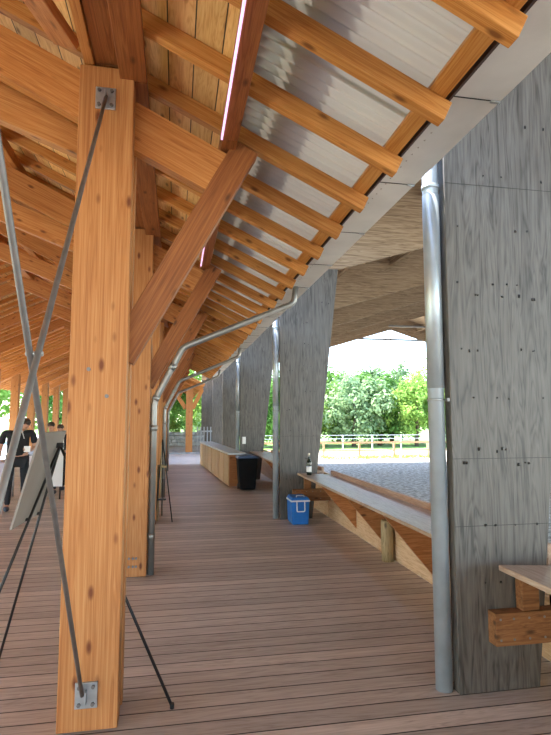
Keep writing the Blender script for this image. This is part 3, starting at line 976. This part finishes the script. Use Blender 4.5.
# ------------------------------------------------------------------ pavilion beyond the sunlit gap
t = thing('timber_post', (.58, 24.4, .05), 'sunlit timber post with forked braces at the far end of the walkway', 'post')
MB().box((.44, 24.3, .055), (.74, 24.6, 2.95), .006).build('shaft', TIMZ, t)
beam('brace', (.43, 24.45, 2.0), (-.45, 24.45, 3.32), .12, .18, TIM, t)
beam('brace', (.73, 24.45, 2.0), (1.15, 24.45, 2.86), .12, .18, TIM, t)
t2 = beam('pavilion_beam', (1.19, 24.45, ZR(1.19) - .08), (XR, 24.45, ZR(XR) - .08), .14, .14, TIM)
tag(t2, 'sloping beam over the forked post at the far end', 'roof beam')
k = 0
for j in range(24):
    yy = G1 + .15 + j * .6
    o = beam('common_rafter', (XR, yy, ZR(XR) + RT / 2), (TIPX, yy, ZR(TIPX) + RT / 2), .062, RT * .9, RAFT, bev=0)
    tag(o, f'rafter of the far pavilion roof, {ordn(j)} from the sunlit gap', 'rafter', 'pavilion rafters')
for j in range(5):
    o = beam('principal_rafter', (2 * XR - .35, 24.0 + j * 2.66, ZP(.35) + .2), (XR - .02, 24.0 + j * 2.66, ZP(XR) + .2), .1, .24, TIM)
    tag(o, f'roof beam on the far slope of the pavilion, {ordn(j)} from the sunlit gap', 'roof beam', 'pavilion roof beams on the far slope')
    o = beam('principal_rafter', (.35, 24.0 + j * 2.66, ZP(.35) + .2), (XR + .02, 24.0 + j * 2.66, ZP(XR) + .2), .1, .24, TIM)
    tag(o, f'roof beam of the far pavilion, {ordn(j)} from the sunlit gap', 'roof beam', 'pavilion roof beams')
# low stone wall of the terrace and a white gate
t = thing('stone_wall', (-.4, 30, .05), 'low blue-grey dry stone wall beyond the walkway end', 'wall')
rnd = random.Random(3)
mbs = MB()
for row in range(4):
    x = -2.2 + (row % 2) * .12
    while x < 1.2:
        w = rnd.uniform(.22, .45)
        mbs.box((x, 29.6 + rnd.uniform(0, .06), .055 + row * .19), (x + w - .015, 30.1, .055 + row * .19 + .18), .02)
        x += w
mbs.build('stones', STONEM, t)
t = thing('white_gate', (1.6, 26, 0), 'white picket gate beyond the counters', 'gate')
for j in range(7): MB().box((1.0 + j * .16, 26, .055), (1.05 + j * .16, 26.03, 1.15)).build('picket', WHITEMETAL, t)
for z in (.3, .9): MB().box((1.0, 26.031, z), (2.05, 26.06, z + .07)).build('rail', WHITEMETAL, t)

# ------------------------------------------------------------------ fences in the field
def fence(y, x0, x1, step, h, z0, rails, mat, label, pw, off=0, cat='fence'):
    t = thing('rail_fence', ((x0 + x1) / 2, y, z0), label, cat)
    x = x0 + off
    while x <= x1:
        MB().box((x - pw / 2, y, z0), (x + pw / 2, y + pw, z0 + h)).build('post', mat, t)
        x += step
    for z, rh in rails:
        MB().box((x0, y - .045, z0 + z), (x1, y - .002, z0 + z + rh)).build('rail', mat, t)
fence(39.5, 2, 38, 2.85, 1.26, -1.52, ((1.12, .14), (.52, .12)), FENCEW, 'brown post and rail fence across the sandy field', .13, off=.6)
fence(48, -2, 46, 2.9, 1.5, -1.52, ((1.44, .05), (1.12, .05), (.8, .05)), WHITEMETAL, 'white tubular fence in front of the trees', .10)
# rough grass at the fence foot
def grass_patch(x0, x1, y0, y1, z, n, seed, h):
    r = random.Random(seed)
    mb = MB()
    for _ in range(n):
        x, y = r.uniform(x0, x1), r.uniform(y0, y1)
        for _ in range(5):
            a = r.uniform(0, 2 * PI)
            w = .03
            hh = h * r.uniform(.5, 1.1)
            dx, dy = math.cos(a), math.sin(a)
            b = V((x + r.uniform(-.1, .1), y + r.uniform(-.1, .1), z))
            f = [mb.bm.verts.new(p) for p in (b + V((-dy * w, dx * w, 0)), b + V((dy * w, -dx * w, 0)), b + V((dx * hh * .5, dy * hh * .5, hh)))]
            mb.bm.faces.new(f)
    return mb
o = grass_patch(11, 20, 38.2, 41, -1.52, 260, 5, .30).build('rough_grass', LEAF_B)
tag(o, 'yellow-green rough grass along the foot of the brown fence', 'grass', kind='stuff')

# ------------------------------------------------------------------ trees
def crown_mesh(name, seed, n=70, per=60, leaf=.2):
    r = random.Random(seed)
    bm = bmesh.new()
    for c in range(n):
        # clump centres fill a lumpy ellipsoid (unit radius 1, height -1..1)
        while True:
            p = V((r.uniform(-1, 1), r.uniform(-1, 1), r.uniform(-1, 1)))
            if .25 < p.length < 1: break
        p = p * (.75 + .3 * r.random())
        cr = r.uniform(.16, .32)
        for _ in range(per):
            d = V((r.gauss(0, 1), r.gauss(0, 1), r.gauss(0, 1))).normalized()
            q = p + d * cr * (r.random() ** .4)
            nrm = (d + V((0, 0, .8)) + V((r.uniform(-.6, .6), r.uniform(-.6, .6), r.uniform(-.6, .6)))).normalized()
            u = nrm.orthogonal().normalized()
            u = (Matrix.Rotation(r.uniform(0, 6.28), 3, nrm) @ u)
            w = nrm.cross(u)
            sz = leaf * .25 * r.uniform(.6, 1.2)
            bm.faces.new([bm.verts.new(q + u * sz * a + w * sz * .6 * b) for a, b in ((-1, 0), (0, -1), (1, 0), (0, 1))])
    me = bpy.data.meshes.new(name)
    bm.to_mesh(me)
    bm.free()
    return me
crowns = {}
for nm, m in (('a', LEAF_A), ('b', LEAF_B), ('c', LEAF_C)):
    me = crown_mesh('crown', hash(nm) % 7 + ord(nm), 95, 70, .22)
    me.materials.append(m)
    crowns[nm] = me
trunk = MB()
trunk.tube([(0, 0, 0), (.05, 0, .5), (0, .03, 1)], [.06, .04, .015], 8)
tm = bpy.data.meshes.new('trunk')
trunk.bm.to_mesh(tm)
trunk.bm.free()
tm.materials.append(BARK)
def tree(x, y, z, h, r, kind, label, group):
    t = thing('tree', (x, y, z), label, 'tree', group)
    c = bpy.data.objects.new('crown', crowns[kind])
    C.objects.link(c)
    c.parent = t
    c.location = (0, 0, h * .51)
    c.scale = (r, r, h * .49)
    c.rotation_euler = (0, 0, random.uniform(0, 6.28))
    k_ = bpy.data.objects.new('trunk', tm)
    C.objects.link(k_)
    k_.parent = t
    k_.scale = (h * .5, h * .5, h * .8)
KN = {'a': 'dark green', 'b': 'bright yellow-green', 'c': 'pale grey-green'}
row = [(10.5, 54, 8.2, 3.6, 'a'), (14.5, 56, 7.6, 3.6, 'b'), (18.5, 54, 8.4, 3.8, 'c'), (22.2, 56, 8.8, 3.8, 'a'), (25.6, 54, 8.0, 3.4, 'b'), (29.5, 57, 9.6, 4.2, 'b'), (34, 56, 9.0, 4.2, 'a'), (5, 56, 8.5, 4, 'b'),
       (12, 63, 10.5, 4.5, 'c'), (20, 64, 10.2, 4.8, 'a'), (27, 64, 11, 4.8, 'c'), (38, 62, 11, 5, 'c')]
for i, (x, y, h, r, kd) in enumerate(row):
    place = 'in the front row beyond the white fence' if i < 8 else 'in the back row beyond the white fence'
    order = sorted([q for q in row[:8]], key=lambda q: q[0]) if i < 8 else sorted(row[8:], key=lambda q: q[0])
    tree(x, y, -1.52, h, r, kd, f'{KN[kd]} tree {place}, {ordn(order.index((x, y, h, r, kd)))} from the left', 'trees beyond the arena')
row2 = [(-13, 15, 6, 2.6, 'a'), (-14, 20, 6.5, 2.8, 'b'), (-15, 26, 7, 3.2, 'c'), (-15.5, 33, 7.5, 3.4, 'a'), (-14.5, 40, 8, 3.8, 'b'), (-10, 48, 8, 4, 'a'), (-13, 8, 6, 2.6, 'b')]
for i, (x, y, h, r, kd) in enumerate(sorted(row2, key=lambda q: -q[1])):
    tree(x, y, -.2, h, r, kd, f'{KN[kd]} tree outside the hall on the left, {ordn(i)} counting from the farthest', 'trees left of the hall')
row3 = [(-1.2, 37, 5.0, 2.2, 'a'), (.8, 42, 6.5, 3, 'b'), (-4, 52, 8, 4, 'a'), (3.0, 50, 7, 3, 'c')]
for i, (x, y, h, r, kd) in enumerate(sorted(row3, key=lambda q: q[1])):
    tree(x, y, .05 if y < 45 else -1.5, h, r, kd, f'{KN[kd]} tree past the end of the walkway, {ordn(i)} from the stone wall', 'trees past the walkway')
t = thing('shrub', (-.45, 31.6, .05), 'yellow-green shrub behind the stone wall', 'shrub')
c = bpy.data.objects.new('foliage', crowns['b'])
C.objects.link(c)
c.parent = t
c.location = (0, 0, .75)
c.scale = (.8, .8, .75)

# ------------------------------------------------------------------ light
w = bpy.data.worlds.new('sky')
S.world = w
w.use_nodes = True
nt = w.node_tree
bg = nt.nodes['Background']
sk = nt.nodes.new('ShaderNodeTexSky')
sk.sky_type = 'NISHITA'
sk.sun_disc = False
sk.sun_elevation = math.radians(58)
sk.sun_rotation = math.radians(-75)
sk.air_density = 1.0
sk.dust_density = .7
nt.links.new(sk.outputs[0], bg.inputs['Color'])
bg.inputs['Strength'].default_value = .42
sl = bpy.data.lights.new('sun', 'SUN')
sl.energy = 7.5
sl.angle = math.radians(.6)
sl.color = (1, .95, .86)
so = bpy.data.objects.new('sun', sl)
C.objects.link(so)
sd = V((-.50, .14, .85)).normalized()
so.rotation_euler = sd.to_track_quat('Z', 'Y').to_euler()

# ------------------------------------------------------------------ camera
cd = bpy.data.cameras.new('camera')
cd.sensor_fit = 'AUTO'
cd.sensor_width = 36
cd.lens = 530 / 735 * 36
cd.clip_end = 500
co = bpy.data.objects.new('camera', cd)
C.objects.link(co)
co.location = CAM
co.rotation_euler = (PI / 2 + pitch, 0, -yaw)
S.camera = co
S.view_settings.view_transform = 'Standard'
S.view_settings.look = 'None'
S.view_settings.gamma = 1
S.view_settings.use_curve_mapping = False
S.view_settings.exposure = 1.75
S.cycles.max_bounces = 12
S.cycles.diffuse_bounces = 8
